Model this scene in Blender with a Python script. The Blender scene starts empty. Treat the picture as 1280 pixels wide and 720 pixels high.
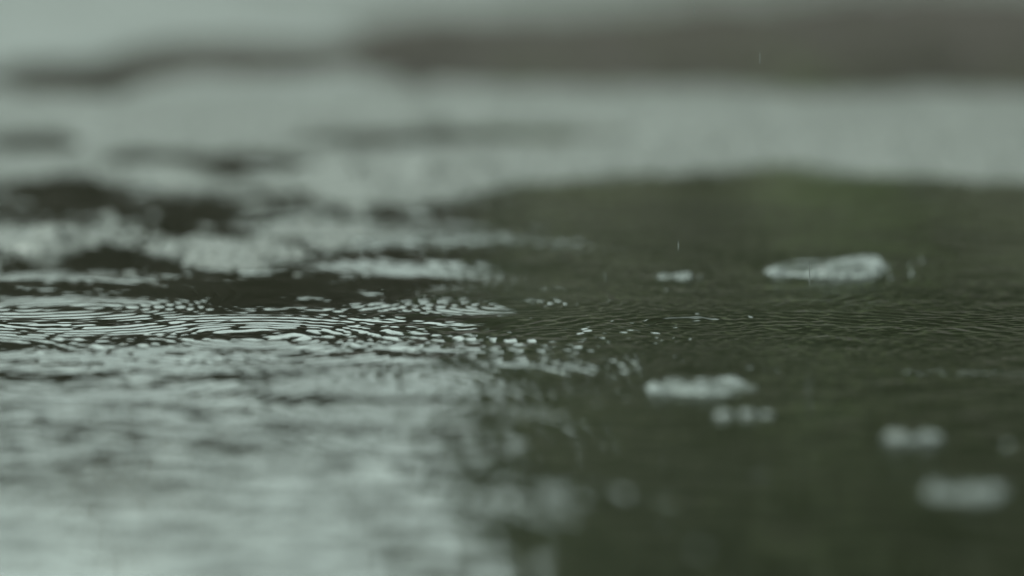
import bpy, bmesh, math, random
import numpy as np
from mathutils import Vector

random.seed(7)
rng = np.random.default_rng(11)
S = bpy.context.scene
COL = S.collection

# ------------------------------------------------------------------ camera
CAM_H, PITCH, LENS = 0.38, 7.0, 200.0
HEDGE_H = 0.83
cd = bpy.data.cameras.new('camera')
cam = bpy.data.objects.new('camera', cd)
COL.objects.link(cam)
cam.location = (0, 0, CAM_H)
cam.rotation_euler = (math.radians(90 - PITCH), 0, 0)
cd.lens = LENS
cd.sensor_width = 36
cd.clip_start = 0.05
cd.clip_end = 3000
cd.dof.use_dof = True
cd.dof.focus_distance = 2.965
cd.dof.aperture_fstop = 2.8
cd.dof.aperture_blades = 9
S.camera = cam

# ------------------------------------------------------------------ sky, sun
SUN_EL, SUN_AZ = 52.0, 215.0
w = bpy.data.worlds.new('World')
S.world = w
w.use_nodes = True
nt = w.node_tree
nt.nodes.clear()
out = nt.nodes.new('ShaderNodeOutputWorld')
bg = nt.nodes.new('ShaderNodeBackground')
sky = nt.nodes.new('ShaderNodeTexSky')
sky.sky_type = 'NISHITA'
sky.sun_disc = False
sky.sun_elevation = math.radians(SUN_EL)
sky.sun_rotation = math.radians(SUN_AZ)
sky.dust_density = 6.0
sky.air_density = 1.2
hs = nt.nodes.new('ShaderNodeHueSaturation')
hs.inputs['Saturation'].default_value = 0.10
tint = nt.nodes.new('ShaderNodeMix')
tint.data_type = 'RGBA'
tint.blend_type = 'MULTIPLY'
tint.inputs['Factor'].default_value = 1.0
tint.inputs['B'].default_value = (0.82, 1.0, 0.905, 1)
nt.links.new(sky.outputs[0], hs.inputs['Color'])
nt.links.new(hs.outputs[0], tint.inputs['A'])
nt.links.new(tint.outputs['Result'], bg.inputs['Color'])
bg.inputs['Strength'].default_value = 0.15
nt.links.new(bg.outputs[0], out.inputs[0])

sd = bpy.data.lights.new('sun', 'SUN')
sun = bpy.data.objects.new('sun', sd)
COL.objects.link(sun)
sd.energy = 0.5
sd.angle = math.radians(40)
sd.color = (1.0, 0.97, 0.92)
sun.rotation_euler = (math.radians(90 - SUN_EL), 0, math.radians(180 - SUN_AZ))

S.view_settings.view_transform = 'Standard'
S.view_settings.look = 'None'
S.view_settings.exposure = 1.9
S.view_settings.gamma = 1.0
S.view_settings.use_curve_mapping = False
S.render.engine = 'CYCLES'
S.cycles.use_denoising = True
S.cycles.max_bounces = 6


# ------------------------------------------------------------------ helpers
FPX = LENS / 36.0 * 1280.0


def ground(px, py, z=0.0):
    """point of the level z seen at a pixel of the 1280x720 photograph"""
    a = math.radians(PITCH)
    u, v = (px - 640) / FPX, (360 - py) / FPX
    d = Vector((u, math.cos(a) + v * math.sin(a), -math.sin(a) + v * math.cos(a)))
    t = (z - CAM_H) / d.z
    return Vector((d.x * t, d.y * t, z))


def pxm(py):
    """pixels per metre at that height of the photograph"""
    return FPX / (ground(640, py).y / math.cos(math.radians(PITCH)))


def tag(o, label=None, cat=None, group=None, kind=None):
    for k, v in (('label', label), ('category', cat), ('group', group), ('kind', kind)):
        if v:
            o[k] = v
    return o


def link(name, me, mat=None, parent=None, smooth=True):
    o = bpy.data.objects.new(name, me)
    COL.objects.link(o)
    if mat:
        me.materials.clear()
        me.materials.append(mat)
    if parent:
        o.parent = parent
    if smooth:
        me.polygons.foreach_set('use_smooth', [True] * len(me.polygons))
    return o


def empty(name, loc):
    o = bpy.data.objects.new(name, None)
    COL.objects.link(o)
    o.location = loc
    o.empty_display_size = 0.01
    return o


def mesh_np(name, verts, faces):
    me = bpy.data.meshes.new(name)
    n, k = faces.shape
    me.vertices.add(len(verts))
    me.vertices.foreach_set('co', verts.astype(np.float32).ravel())
    me.loops.add(n * k)
    me.loops.foreach_set('vertex_index', faces.astype(np.int32).ravel())
    me.polygons.add(n)
    me.polygons.foreach_set('loop_start', np.arange(0, n * k, k, dtype=np.int32))
    me.polygons.foreach_set('loop_total', np.full(n, k, dtype=np.int32))
    me.update(calc_edges=True)
    return me


def graded(lo, hi, a, b, step, cap, grow=1.04):
    """coordinates from lo to hi: even steps between a and b, widening outside"""
    core = list(np.arange(a, b, step)) + [b]
    up, s, x = [], step, b
    while x < hi:
        s = min(s * grow, cap)
        x += s
        up.append(min(x, hi))
    dn, s, x = [], step, a
    while x > lo:
        s = min(s * grow, cap)
        x -= s
        dn.append(max(x, lo))
    return np.array(dn[::-1] + core + up)


def grid_mesh(name, xs, ys, Z):
    X, Y = np.meshgrid(xs, ys)
    v = np.stack([X.ravel(), Y.ravel(), Z.ravel()], 1)
    nx, ny = len(xs), len(ys)
    i = (np.arange(ny - 1)[:, None] * nx + np.arange(nx - 1)[None, :]).ravel()
    f = np.stack([i, i + 1, i + 1 + nx, i + nx], 1)
    return mesh_np(name, v, f)


def hash2(i, j, k):
    h = np.sin(i * 127.1 + j * 311.7 + k * 74.7) * 43758.5453
    return h - np.floor(h)


def vnoise(x, y, k):
    i, j = np.floor(x), np.floor(y)
    fx, fy = x - i, y - j
    fx, fy = fx * fx * (3 - 2 * fx), fy * fy * (3 - 2 * fy)
    a, b = hash2(i, j, k), hash2(i + 1, j, k)
    c, d = hash2(i, j + 1, k), hash2(i + 1, j + 1, k)
    return (a + (b - a) * fx) * (1 - fy) + (c + (d - c) * fx) * fy - 0.5


def fbm(x, y, k, octs=3):
    s, a = 0, 1.0
    for o in range(octs):
        s = s + a * vnoise(x * 2 ** o + 5.2 * o, y * 2 ** o + 1.3 * o, k + o)
        a *= 0.5
    return s


def stones(x, y, cell, k):
    """rounded aggregate: height of the nearest stone, 0..1"""
    gx, gy = x / cell, y / cell
    i0, j0 = np.floor(gx), np.floor(gy)
    best = np.full(x.shape, 9.0)
    hh = np.zeros(x.shape)
    for di in (-1, 0, 1):
        for dj in (-1, 0, 1):
            i, j = i0 + di, j0 + dj
            cx, cy = i + hash2(i, j, k), j + hash2(i, j, k + 3)
            d = np.hypot(gx - cx, gy - cy)
            m = d < best
            best = np.where(m, d, best)
            hh = np.where(m, hash2(i, j, k + 7), hh)
    return np.clip(1 - (best / 0.75) ** 2, 0, 1) * (0.35 + 0.65 * hh)


# ------------------------------------------------------------------ materials
def new_mat(name):
    m = bpy.data.materials.new(name)
    m.use_nodes = True
    n = m.node_tree.nodes
    return m, n, m.node_tree.links, n['Principled BSDF']


def noise_mat(name, c1, c2, scale, rough, detail=4, bump=0.0, bscale=None, bdist=0.001, ior=1.45, spec=None):
    m, n, l, p = new_mat(name)
    tc = n.new('ShaderNodeTexCoord')
    nz = n.new('ShaderNodeTexNoise')
    nz.inputs['Scale'].default_value = scale
    nz.inputs['Detail'].default_value = detail
    l.new(tc.outputs['Object'], nz.inputs['Vector'])
    r = n.new('ShaderNodeValToRGB')
    r.color_ramp.elements[0].position = 0.3
    r.color_ramp.elements[1].position = 0.7
    r.color_ramp.elements[0].color = (*c1, 1)
    r.color_ramp.elements[1].color = (*c2, 1)
    l.new(nz.outputs['Fac'], r.inputs['Fac'])
    l.new(r.outputs['Color'], p.inputs['Base Color'])
    p.inputs['Roughness'].default_value = rough
    p.inputs['IOR'].default_value = ior
    if spec is not None:
        p.inputs['Specular IOR Level'].default_value = spec
    if bump:
        b = n.new('ShaderNodeBump')
        b.inputs['Strength'].default_value = bump
        b.inputs['Distance'].default_value = bdist
        z2 = n.new('ShaderNodeTexNoise')
        z2.inputs['Scale'].default_value = bscale
        z2.inputs['Detail'].default_value = 3
        l.new(tc.outputs['Object'], z2.inputs['Vector'])
        l.new(z2.outputs['Fac'], b.inputs['Height'])
        l.new(b.outputs['Normal'], p.inputs['Normal'])
    return m


M_asphalt = noise_mat('wet_asphalt', (0.030, 0.031, 0.029), (0.060, 0.060, 0.056), 160, 0.42,
                      bump=0.5, bscale=220, bdist=0.0012, ior=1.5)
M_water = noise_mat('puddle_water', (0.0035, 0.004, 0.0022), (0.0055, 0.006, 0.0034), 3, 0.03, ior=1.333)
M_froth = noise_mat('splash_water', (0.014, 0.015, 0.014), (0.14, 0.15, 0.144), 260, 0.12, ior=1.333)
M_froth.node_tree.nodes['Principled BSDF'].inputs['Transmission Weight'].default_value = 0.4
M_drop = noise_mat('drop_water', (0.04, 0.042, 0.04), (0.06, 0.062, 0.06), 260, 0.05, ior=1.333)
M_grass = noise_mat('earth_bank', (0.0105, 0.0068, 0.0054), (0.018, 0.0122, 0.0098), 4, 0.85, bump=0.6, bscale=25, bdist=0.02)
M_bark = noise_mat('bark', (0.06, 0.045, 0.03), (0.13, 0.10, 0.075), 8, 0.85, bump=0.6, bscale=30, bdist=0.02)
M_leaf_dark = noise_mat('leaf_dark', (0.018, 0.0245, 0.0095), (0.042, 0.051, 0.021), 1.2, 0.6)
M_leaf_light = noise_mat('leaf_light', (0.054, 0.068, 0.028), (0.086, 0.100, 0.050), 1.6, 0.6)
M_leaf_olive = noise_mat('leaf_olive', (0.070, 0.074, 0.045), (0.115, 0.115, 0.078), 3, 0.6)
M_leaf_brown = noise_mat('leaf_brown', (0.018, 0.0145, 0.0105), (0.030, 0.025, 0.018), 1.2, 0.65)

# ------------------------------------------------------------------ road relief
# hollows of the road that hold water: centre and half-size read off the photo,
# as (px, py, half width px, half height px, depth mm)
HOLLOWS = [
    (1210, 440, 680, 232, 20),     # and its near right
    (900, 280, 330, 56, 14), (1260, 284, 260, 58, 14),     # the big puddle, right half
    (260, 575, 620, 190, 14),      # the big puddle, near left
    (180, 390, 480, 38, 11),       # dark tongue in focus on the left
    (560, 400, 260, 55, 9),
    (700, 262, 70, 26, 6),
    (200, 280, 500, 105, 8.2),
    (60, 245, 150, 24, 9),
    (330, 268, 150, 12, 8),
    (120, 325, 150, 14, 6),
    (420, 330, 90, 10, 6.5),
    (360, 242, 40, 6, 6),
    (205, 229, 90, 13, -4), (380, 265, 110, 18, -5), (60, 304, 48, 12, -6), (285, 316, 130, 20, -2.6),
    (150, 270, 60, 8, -6), (480, 225, 140, 22, -5), (30, 178, 70, 14, 12),
    (185, 197, 60, 11, 11),
    (310, 205, 70, 11, 10),
    (620, 170, 220, 13, 10),
    (290, 72, 135, 22, 17),
    (85, 95, 150, 24, 12),
    (960, 60, 500, 42, 24), (1330, 58, 200, 42, 20),
    (1190, 12, 300, 30, 9),
    (620, 52, 110, 12, 7),
]
HG = []
for px, py, hx, hy, dep in HOLLOWS:
    c = ground(px, py)
    HG.append((c.x, c.y, hx / pxm(py), (ground(px, py - hy).y - ground(px, py + hy).y) / 2, dep * 1e-3))


def road_macro(x, y):
    z = np.full(x.shape, 0.0058)
    broken = np.clip(0.75 + 2.4 * fbm(x / 0.018, y / 0.030, 15, 3), 0, 2)
    for cx, cy, rx, ry, dep in HG:
        q = ((x - cx) / rx) ** (4 if dep > 0.0135 else 2) + ((y - cy) / ry) ** 2
        z = np.maximum(z - dep * np.exp(-np.clip(q, 0, 30) ** 1.5) * (1 if dep > 0 else broken), -0.022 + 0 * z)
    z = z + 0.0056 * fbm(x / 0.085, y / 0.13, 3, 3) + 0.0028 * fbm(x / 0.026, y / 0.034, 9, 3)
    # the road rises gently away from the puddles, where no water stands
    far = np.clip(np.maximum.reduce([np.abs(x - 0.15) - 0.95, 2.02 - y, y - 5.9]), 0, None)
    return z + 0.006 * np.minimum(far / 0.15, 1.0) + 0.010 * np.minimum(far, 8)


def water_level(x, y):
    return np.zeros(x.shape)


# road surface, with its stones modelled where the camera can resolve them
xs = graded(-26, 26, -0.47, 0.47, 0.0017, 1.2, 1.05)
ys = graded(-5, 7.2, 2.9, 4.15, 0.0017, 1.0, 1.012)
X, Y = np.meshgrid(xs, ys)
Z = road_macro(X, Y)
sx, sy = np.gradient(xs), np.gradient(ys)
cell = np.maximum(sx[None, :], sy[:, None])
fine = np.clip((0.0055 - cell) / 0.003, 0, 1)
Z += fine * (0.0044 * stones(X, Y, 0.0070, 1) + 0.0009 * stones(X, Y, 0.0035, 5) - 0.0016)
road = link('road', grid_mesh('road', xs, ys, Z), M_asphalt)
tag(road, kind='structure')

# ------------------------------------------------------------------ water with rain ripples
xs = graded(-1.05, 1.35, -0.40, 0.40, 0.0010, 0.02, 1.03)
ys = graded(1.95, 5.95, 2.72, 3.30, 0.0009, 0.02, 1.004)
X, Y = np.meshgrid(xs, ys)
H = np.zeros(X.shape)
sx, sy = np.gradient(xs), np.gradient(ys)
cell = np.maximum(sx[None, :], sy[:, None])
# cross-running little waves
mod = 0.30 + 1.7 * np.clip(fbm(X / 0.09, Y / 0.12, 21, 3) + 0.30, 0, 1)
c = ground(300, 424)
calm = 1 - 0.40 * np.exp(-(np.hypot(X - c.x, Y - c.y) / 0.10) ** 4)     # the widest ring has smoothed its inside
mod = np.clip(1.25 * mod - 0.10, 0.14, 2) * calm
XW = X + 0.010 * fbm(X / 0.030, Y / 0.045, 71, 2)      # nothing on real water runs dead straight
YW = Y + 0.010 * fbm(X / 0.028, Y / 0.040, 77, 2)
W = np.zeros(X.shape)
for k in range(64):
    lam = math.exp(random.uniform(math.log(0.006), math.log(0.056)))
    th = random.uniform(0, math.pi)
    amp = 0.0047 * (lam / 0.02) ** 0.35 * lam / (2 * math.pi) * random.uniform(0.5, 1.3)
    fade = np.clip((lam / 4 - cell) / (lam / 8), 0, 1)
    W += amp * fade * np.sin((XW * math.cos(th) + YW * math.sin(th)) * 2 * math.pi / lam + random.uniform(0, 6.28))
H += W * mod * (1 + 0.6 * np.clip((2.74 - Y) / 0.2, 0, 1))
# finer wind-and-rain chop, strongest in the deeper right half
F = np.zeros(X.shape)
for k in range(30):
    lam = random.uniform(0.0032, 0.010)
    th = random.uniform(0, math.pi)
    F += 0.0085 * lam / 6.283 * np.clip((lam / 3.2 - cell) / (lam / 8), 0, 1) * np.sin((XW * math.cos(th) + YW * math.sin(th)) * 6.283 / lam + random.uniform(0, 6.28))
H += F * calm * (0.3 + 1.2 * np.clip((X + 0.02) / 0.1, 0, 1)) * (0.5 + 1.2 * np.clip(fbm(X / 0.06, Y / 0.12, 33, 3) + 0.25, 0, 1))
# rings spreading from single drops
rings = [(300, 426, 0.085, 0.8), (300, 426, 0.050, 0.5), (575, 318, 0.075, 2.0), (860, 400, 0.030, 1.3),
         (1010, 440, 0.130, 1.0), (900, 420, 0.095, 0.9), (1260, 400, 0.110, 1.0), (1180, 380, 0.060, 1.0),
         (620, 470, 0.050, 1.6), (700, 620, 0.030, 2.2), (120, 470, 0.070, 1.1), (480, 500, 0.06, 1.2),
         (1035, 335, 0.050, 1.2), (880, 480, 0.055, 1.3), (650, 375, 0.05, 1.2), (90, 395, 0.06, 1.0)]
for k in range(48):
    rings.append((random.uniform(-200, 1500), random.choice([random.uniform(260, 470), random.uniform(230, 700)]),
                  random.uniform(0.012, 0.10), random.uniform(0.4, 1.3)))
for px, py, R, a in rings:
    c = ground(px, py)
    ix = np.where(np.abs(xs - c.x) < R * 1.5 + 0.02)[0]
    iy = np.where(np.abs(ys - c.y) < R * 1.5 + 0.02)[0]
    if len(ix) < 3 or len(iy) < 3:
        continue
    sl = np.s_[iy[0]:iy[-1] + 1, ix[0]:ix[-1] + 1]
    r = np.hypot(X[sl] - c.x, Y[sl] - c.y) + 0.25 * (XW - X)[sl]
    lam = 0.0085 + 0.05 * R
    width = 0.30 * R + 0.006
    env = np.exp(-((r - R) / width) ** 2)
    lamr = lam * (1.25 - 0.35 * r / R)
    H[sl] += a * 0.00013 * env * np.cos(2 * math.pi * (r - R) / np.maximum(lamr, 0.004)) / (1 + 4 * R)
c = ground(860, 405)      # a few sharp young crests that catch the sky
r = np.hypot(X - c.x, Y - c.y)
H += 0.0010 * np.exp(-((r - 0.024) / 0.0018) ** 2) * np.clip(((Y - c.y) / 0.024 - 0.45 - (X - c.x) * 6) * 3, 0, 1)
c = ground(600, 317)
r = np.hypot(X - c.x, Y - c.y)
H += 0.0007 * np.exp(-((r - 0.052) / 0.0045) ** 2) * np.clip(((c.y - Y) / 0.052 - 0.30 + (X - c.x) * 6) * 2, 0, 1)
c = ground(690, 448)
r = np.hypot(X - c.x, Y - c.y)
H += 0.0006 * np.exp(-((r - 0.030) / 0.0040) ** 2) * np.clip(((c.y - Y) / 0.030 - 0.30) * 2, 0, 1)
edge = np.clip(np.minimum.reduce([(X - xs[0]), (xs[-1] - X), (Y - ys[0]), (ys[-1] - Y)]) / 0.1, 0, 1)
water = link('water', grid_mesh('water', xs, ys, H - 0.03 * (1 - edge)), M_water)
tag(water, kind='structure')

# ------------------------------------------------------------------ land behind the road
gx = graded(-900, 900, -4, 5, 0.25, 100, 1.12)
gy = graded(-400, 1500, -6, 20, 0.4, 100, 1.2)
GX, GY = np.meshgrid(gx, gy)
bank = 0.26 * np.clip((GY - 7.4) / 0.7, 0, 1) ** 0.7 * (1 + 0.5 * fbm(GX / 0.9, GY / 0.7, 44, 3))
GZ = bank + np.where((np.abs(GX) < 29) & (GY < 7.4), -0.12, 0.10 + 0.12 * np.clip((GY - 14) / 20, 0, 1) * fbm(GX / 9, GY / 9, 40, 2))
land = link('ground', grid_mesh('ground', gx, gy, GZ), M_grass)
tag(land, kind='structure')


# ------------------------------------------------------------------ plants the puddles mirror, and trees added to block sky
def crown_mesh(name, h0, h1, rad, n, leaf, seed, fill=0.0):
    g = np.random.default_rng(seed)
    lobes = []
    for k in range(26):
        t = g.uniform(0, 1)
        r = rad * math.sqrt(max(0.05, 1 - (2 * t - 0.85) ** 2 * 0.75)) * 0.62
        a = g.uniform(0, 6.283)
        lobes.append((r * math.cos(a), r * math.sin(a), h0 + (h1 - h0) * t * 0.88, rad * g.uniform(0.26, 0.46)))
    L = np.array(lobes)
    li = g.integers(0, len(L), n)
    m = int(n * fill)
    d = g.normal(size=(n, 3))
    d /= np.linalg.norm(d, axis=1)[:, None]
    c = L[li, :3] + d * (L[li, 3] * g.uniform(0.45, 1.0, n))[:, None]
    if m:      # leaves right through the inside, down to the foot
        fa, fr, ft = g.uniform(0, 6.283, m), np.sqrt(g.uniform(0, 1, m)), g.uniform(0, 1, m)
        rr = rad * 0.92 * fr * np.sqrt(np.clip(1 - np.clip((ft - 0.5) / 0.5, 0, 1) ** 2.2, 0.02, 1)) * (1 + 0.25 * vnoise(fa * 2, ft * 9, seed))
        c[:m] = np.stack([rr * np.cos(fa), rr * np.sin(fa), 0.02 + h1 * ft], 1)
    a = g.normal(size=(n, 3))
    a /= np.linalg.norm(a, axis=1)[:, None]
    b = np.cross(a, d)
    b /= np.linalg.norm(b, axis=1)[:, None] + 1e-6
    s = (leaf * g.uniform(0.6, 1.3, n))[:, None]
    v = np.stack([c - a * s, c + b * s * 0.55, c + a * s, c - b * s * 0.55], 1).reshape(-1, 3)
    f = np.arange(n * 4).reshape(-1, 4)
    return mesh_np(name, v, f)


def trunk_mesh(name, h, r, seed):
    g = random.Random(seed)
    bm = bmesh.new()

    def tube(p0, p1, r0, r1, n=8):
        d = (p1 - p0).normalized()
        u = d.orthogonal().normalized()
        v = d.cross(u)
        rows = []
        for k in range(5):
            t = k / 4
            c = p0.lerp(p1, t) + u * math.sin(t * 3.1) * r0 * 0.5
            rr = r0 + (r1 - r0) * t
            rows.append([bm.verts.new(c + u * rr * math.cos(q * 6.283 / n) + v * rr * math.sin(q * 6.283 / n)) for q in range(n)])
        for A, B in zip(rows, rows[1:]):
            for q in range(n):
                bm.faces.new((A[q], A[(q + 1) % n], B[(q + 1) % n], B[q]))
    tube(Vector((0, 0, -0.15)), Vector((0, 0, h * 0.7)), r, r * 0.45)
    for k in range(7):
        a = g.uniform(0, 6.283)
        z = h * g.uniform(0.25, 0.65)
        tube(Vector((0, 0, z)), Vector((math.cos(a) * h * 0.28, math.sin(a) * h * 0.28, z + h * 0.22)), r * 0.4, r * 0.12, 6)
    me = bpy.data.meshes.new(name)
    bm.to_mesh(me)
    bm.free()
    return me


SHRUBS = [  # x, y, height, radius, leaf material, label
    (0.45, 9.0, 3.5, 0.56, M_leaf_dark, 'dark tall shrub nearest the middle behind the road, mirrored in the puddle'),
    (1.25, 9.3, 3.3, 0.62, M_leaf_dark, 'dark shrub mirrored at the right of the puddle, second from the middle'),
    (2.1, 9.1, 3.7, 0.70, M_leaf_dark, 'broad dark shrub beyond the right edge of the view'),
    (3.1, 9.4, 3.9, 0.80, M_leaf_dark, 'tallest dark shrub far right behind the road'),
    (0.95, 10.0, 3.6, 0.70, M_leaf_brown, 'brownish shrub behind the dark shrubs'),
    (1.8, 10.2, 3.7, 0.80, M_leaf_brown, 'wide brownish shrub behind the broad dark shrub'),
]
for i, (x, y, h, r, mat, lab) in enumerate(SHRUBS):
    t = empty('shrub', (x, y, 0.33))
    tag(t, lab, 'shrub', 'shrubs behind the road')
    h *= 1.12 if x < 1 else 1.5  # heights raised, most at the right, to block sky over the wet road
    link('stem', trunk_mesh('stem', h, 0.05, i), M_bark, t)
    link('crown', crown_mesh('crown', 0.12, h, r, 34000, 0.040, 50 + i, 0.55), mat, t, smooth=False)
for i, (x, y, h, r, lab) in enumerate([  # unseen trees added to block sky and darken the wet road at right
    (1.55, 13.5, 8.0, 1.35, 'tall tree behind the shrubs, nearest the middle of the view'),
    (3.9, 13.0, 8.6, 1.6, 'tall tree behind the shrubs, second from the middle'),
    (6.6, 12.5, 9.0, 1.9, 'tallest tree, far out to the right behind the shrubs'),
]):
    t = empty('tree', (x, y, 0.33))
    tag(t, lab, 'tree', 'tall trees behind the shrubs')
    link('trunk', trunk_mesh('trunk', h, 0.16, 160 + i), M_bark, t)
    link('crown', crown_mesh('crown', 1.2, h, r, 26000, 0.075, 170 + i, 0.4), M_leaf_dark, t, smooth=False)
for i, (x, y, h, r) in enumerate([(0.16, 8.5, 0.40, 0.16), (0.72, 8.4, 0.34, 0.17), (0.98, 8.5, 0.48, 0.18),  # bushes added to lighten the low part of the mirrored shrubs
                                  (1.3, 8.4, 0.41, 0.2), (1.75, 8.5, 0.46, 0.22), (0.42, 8.6, 0.36, 0.19)]):
    t = empty('bush', (x, y, 0.33))
    tag(t, ['small olive bush at the left end of the row before the dark shrubs', 'lowest olive bush in the row, right beside the sapling',
            'tallest olive bush, in the middle of the row', 'round olive bush, second from the right end of the row',
            'wide olive bush at the right end of the row', 'olive bush just behind the sapling, hidden in part by it'][i], 'bush', 'low bushes in front of the shrubs')
    link('crown', crown_mesh('crown', 0.05, h, r, 3500, 0.022, 120 + i, 0.4), M_leaf_olive, t, smooth=False)
    link('stem', trunk_mesh('stem', h * 0.9, 0.010, 130 + i), M_bark, t)
s = empty('sapling', (0.50, 8.2, 0.33))
tag(s, 'small light green sapling in front of the dark shrubs', 'sapling')
link('crown', crown_mesh('crown', 0.04, 0.40, 0.15, 2500, 0.022, 91), M_leaf_light, s, smooth=False)
link('trunk', trunk_mesh('trunk', 0.46, 0.010, 90), M_bark, s)


def hedge_mesh(name, x0, x1, depth, h, n, leaf, seed):
    g = np.random.default_rng(seed)
    x = g.uniform(x0, x1, n)
    top = h * (1 + 0.10 * fbm(x / 0.55, x * 0 + 2.0, 60, 3))
    c = np.stack([x, g.uniform(-depth / 2, depth / 2, n) * (1 + 0.2 * vnoise(x / 0.3, x * 0, 61)), 0.05 + g.uniform(0, 1, n) ** 0.8 * top], 1)
    a = g.normal(size=(n, 3))
    a /= np.linalg.norm(a, axis=1)[:, None]
    b = np.cross(a, g.normal(size=(n, 3)))
    b /= np.linalg.norm(b, axis=1)[:, None] + 1e-6
    q = (leaf * g.uniform(0.6, 1.3, n))[:, None]
    v = np.stack([c - a * q, c + b * q * 0.55, c + a * q, c - b * q * 0.55], 1).reshape(-1, 3)
    return mesh_np(name, v, np.arange(n * 4).reshape(-1, 4))


t = empty('hedge', (-1.8, 10.0, 0.33))
tag(t, 'long low brownish hedge behind the road, mirrored dark in the left of the puddle', 'hedge')
link('foliage', hedge_mesh('foliage', -2.6, 1.95, 0.5, HEDGE_H, 60000, 0.034, 70), M_leaf_brown, t, smooth=False)
for k in range(9):
    o = link('stem', trunk_mesh('stem', 1.5, 0.025, 70 + k), M_bark, t)
    o.location = (-2.4 + 0.5 * k, 0, 0)


# ------------------------------------------------------------------ splashes and bubbles on the water
def crown_splash_mesh(rad, hgt, seed):
    g = random.Random(seed)
    n = 72
    ph = [(g.randint(1, 7), g.uniform(0, 6.28), g.uniform(0.3, 1)) for _ in range(7)]
    prof = [(1.22, -0.45), (1.12, 0.05), (1.03, 0.65), (1.0, 1.0), (0.93, 0.85), (0.84, 0.3), (0.70, 0.15),
            (0.58, 0.42), (0.50, 0.50), (0.40, 0.22), (0.25, 0.30), (0.12, 0.75), (0.02, 0.95)]
    bm = bmesh.new()
    rows = []
    for (pr, pz) in prof:
        row = []
        for q in range(n):
            a = q * 6.2832 / n
            l = sum(am * math.sin(f * a + p + 2.3 * pr) for f, p, am in ph) / 3.0
            lo = 0.5 + 0.5 * math.sin(2 * a + ph[0][1]) * math.sin(a + ph[1][1])
            rr = rad * pr * (1 + 0.07 * l + 0.10 * (lo - 0.5))
            z = hgt * pz * (1.45 * lo - 0.22 + 0.75 * l)
            row.append(bm.verts.new((rr * math.cos(a), rr * math.sin(a), z)))
        rows.append(row)
    for A, B in zip(rows, rows[1:]):
        for q in range(n):
            bm.faces.new((A[q], A[(q + 1) % n], B[(q + 1) % n], B[q]))
    bm.faces.new(rows[-1])
    bm.normal_update()
    me = bpy.data.meshes.new('crown')
    bm.to_mesh(me)
    bm.free()
    return me


def bead_mesh(name, r, sz=1.0, seed=0):
    g = random.Random(seed)
    bm = bmesh.new()
    bmesh.ops.create_icosphere(bm, subdivisions=3, radius=r)
    p = [g.uniform(0, 6) for _ in range(3)]
    for v in bm.verts:
        d = v.co.normalized()
        k = 1 + 0.06 * math.sin(3 * d.x + p[0]) + 0.06 * math.sin(4 * d.y + p[1]) + 0.05 * math.sin(5 * d.z + p[2])
        v.co *= k
        v.co.z *= sz
    me = bpy.data.meshes.new(name)
    bm.to_mesh(me)
    bm.free()
    return me


def splash(px, py, wpx, hgt, label, seed, drops):
    g = random.Random(seed)
    c = ground(px, py)
    rad = wpx / pxm(py) / 2
    t = empty('rain_splash', (c.x, c.y, 0))
    tag(t, label, 'splash', 'splashes on the puddle')
    link('crown', crown_splash_mesh(rad * 0.86, hgt, seed), M_froth, t)
    for k in range(drops):
        a = g.uniform(0, 6.283)
        r = rad * g.choice((g.uniform(0.3, 0.9), g.uniform(0.9, 1.5)))
        q = g.uniform(0.0004, 0.0013)
        d = link('droplet', bead_mesh('droplet', q, 0.7, k), M_froth, t)
        d.location = (r * math.cos(a), r * math.sin(a), q * 0.3 if r > rad * 0.9 else hgt * g.uniform(0.3, 0.8))
    return t


splash(1035, 337, 165, 0.0040, 'broad low splash at the far right of the puddle, below the pale road', 3, 9)
splash(878, 484, 140, 0.0028, 'wide crown splash in the middle of the dark right half of the puddle', 5, 8)
splash(845, 346, 46, 0.0016, 'small flat splash left of the broad far splash', 8, 3)
splash(1205, 616, 108, 0.0030, 'blurred tall splash at the lower right', 12, 4)


def bubble(px, py, wpx, label, group=None, sz=0.5, seed=0):
    c = ground(px, py)
    r = wpx / pxm(py) / 2
    o = link('bubble', bead_mesh('bubble', r, sz, seed), M_froth)
    o.location = (c.x, c.y, r * sz * 0.25)
    tag(o, label, 'bubble', group or 'bubbles on the puddle')
    return o


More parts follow.
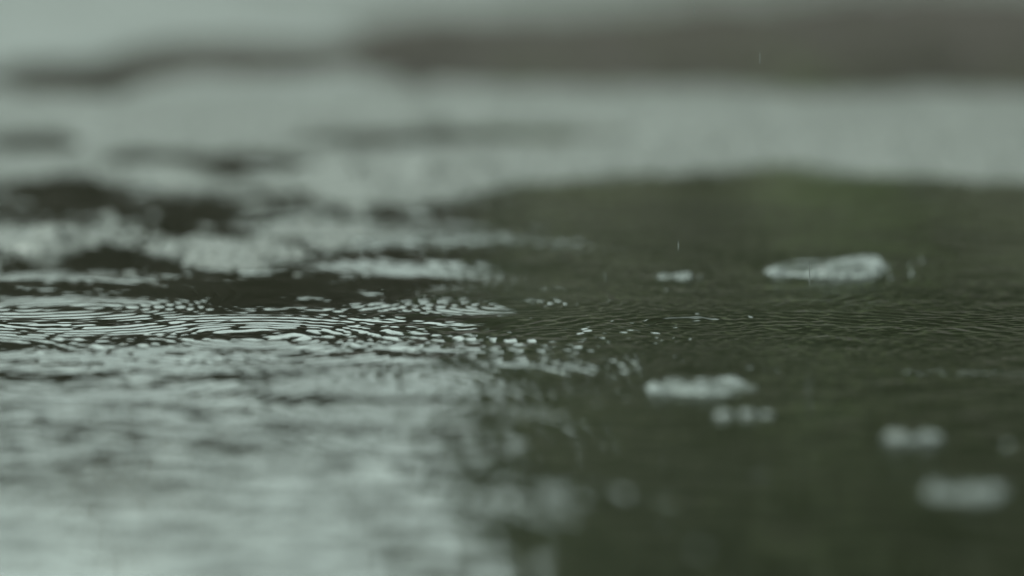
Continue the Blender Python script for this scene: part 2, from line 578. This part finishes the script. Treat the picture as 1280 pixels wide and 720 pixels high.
for k, (px, py, wd, lab) in enumerate([
    (904, 520, 24, 'left bubble of the row of three just under the wide crown splash'),
    (934, 520, 25, 'middle bubble of the row of three just under the wide crown splash'),
    (958, 520, 19, 'right bubble of the row of three just under the wide crown splash'),
    (1120, 550, 36, 'left one of two blurred bubbles side by side at right'),
    (1162, 550, 33, 'right one of two blurred bubbles side by side at right'),
    (1141, 552, 22, 'low bubble between two larger blurred bubbles at right'),
    (1260, 558, 11, 'single small bubble near the right edge of the picture'),
    (692, 620, 34, 'blurred bubble on the boundary of pale and dark reflections, lower middle'),
    (727, 628, 18, 'faint smaller bubble right of the lower middle one'),
    (875, 688, 13, 'round blurred bubble lowest in the picture'),
    (746, 506, 5, 'tiny bubble on dark water left of the row of three'),
    (798, 460, 8, 'tiny bubble up and left of the wide crown splash'),
    (1152, 325, 6, 'tiny bubble right of the broad far splash'),
]):
    bubble(px, py, wd, lab, seed=k)
for k in range(26):
    px = 1128 + k * 6.2 + random.uniform(-3, 3)
    bubble(px, 464 + random.uniform(-3, 3) + (k / 26) * 5, random.uniform(2.2, 4.2),
           'pinhead bubble in the broken line of bubbles at the right edge', 'line of pinhead bubbles', seed=30 + k)


# ------------------------------------------------------------------ falling raindrops
def drop_mesh(r, l):
    bm = bmesh.new()
    bmesh.ops.create_uvsphere(bm, u_segments=14, v_segments=16, radius=1)
    for v in bm.verts:
        t = (v.co.z + 1) / 2
        k = (1 - 0.75 * t ** 1.5)
        v.co.x *= r * k
        v.co.y *= r * k
        v.co.z *= l / 2
    me = bpy.data.meshes.new('raindrop')
    bm.to_mesh(me)
    bm.free()
    return me


for px, py, dist, r, l, lab in [
    (1012, 340, 2.95, 0.00042, 0.015, 'falling raindrop in front of the broad far splash'),
    (1011, 482, 2.7, 0.0004, 0.011, 'falling raindrop right of the wide crown splash'),
    (848, 306, 2.95, 0.0003, 0.007, 'falling raindrop above the small flat splash'),
    (868, 10, 3.0, 0.0003, 0.007, 'falling raindrop at the top edge of the picture'),
    (950, 72, 3.0, 0.0003, 0.007, 'falling raindrop before the dark band at the top'),
]:
    a = math.radians(PITCH)
    u, v = (px - 640) / FPX, (360 - py) / FPX
    o = link('raindrop', drop_mesh(r, l), M_drop)
    o.location = cam.location + Vector((u, math.cos(a) + v * math.sin(a), -math.sin(a) + v * math.cos(a))) * dist
    tag(o, lab, 'raindrop', 'falling raindrops')
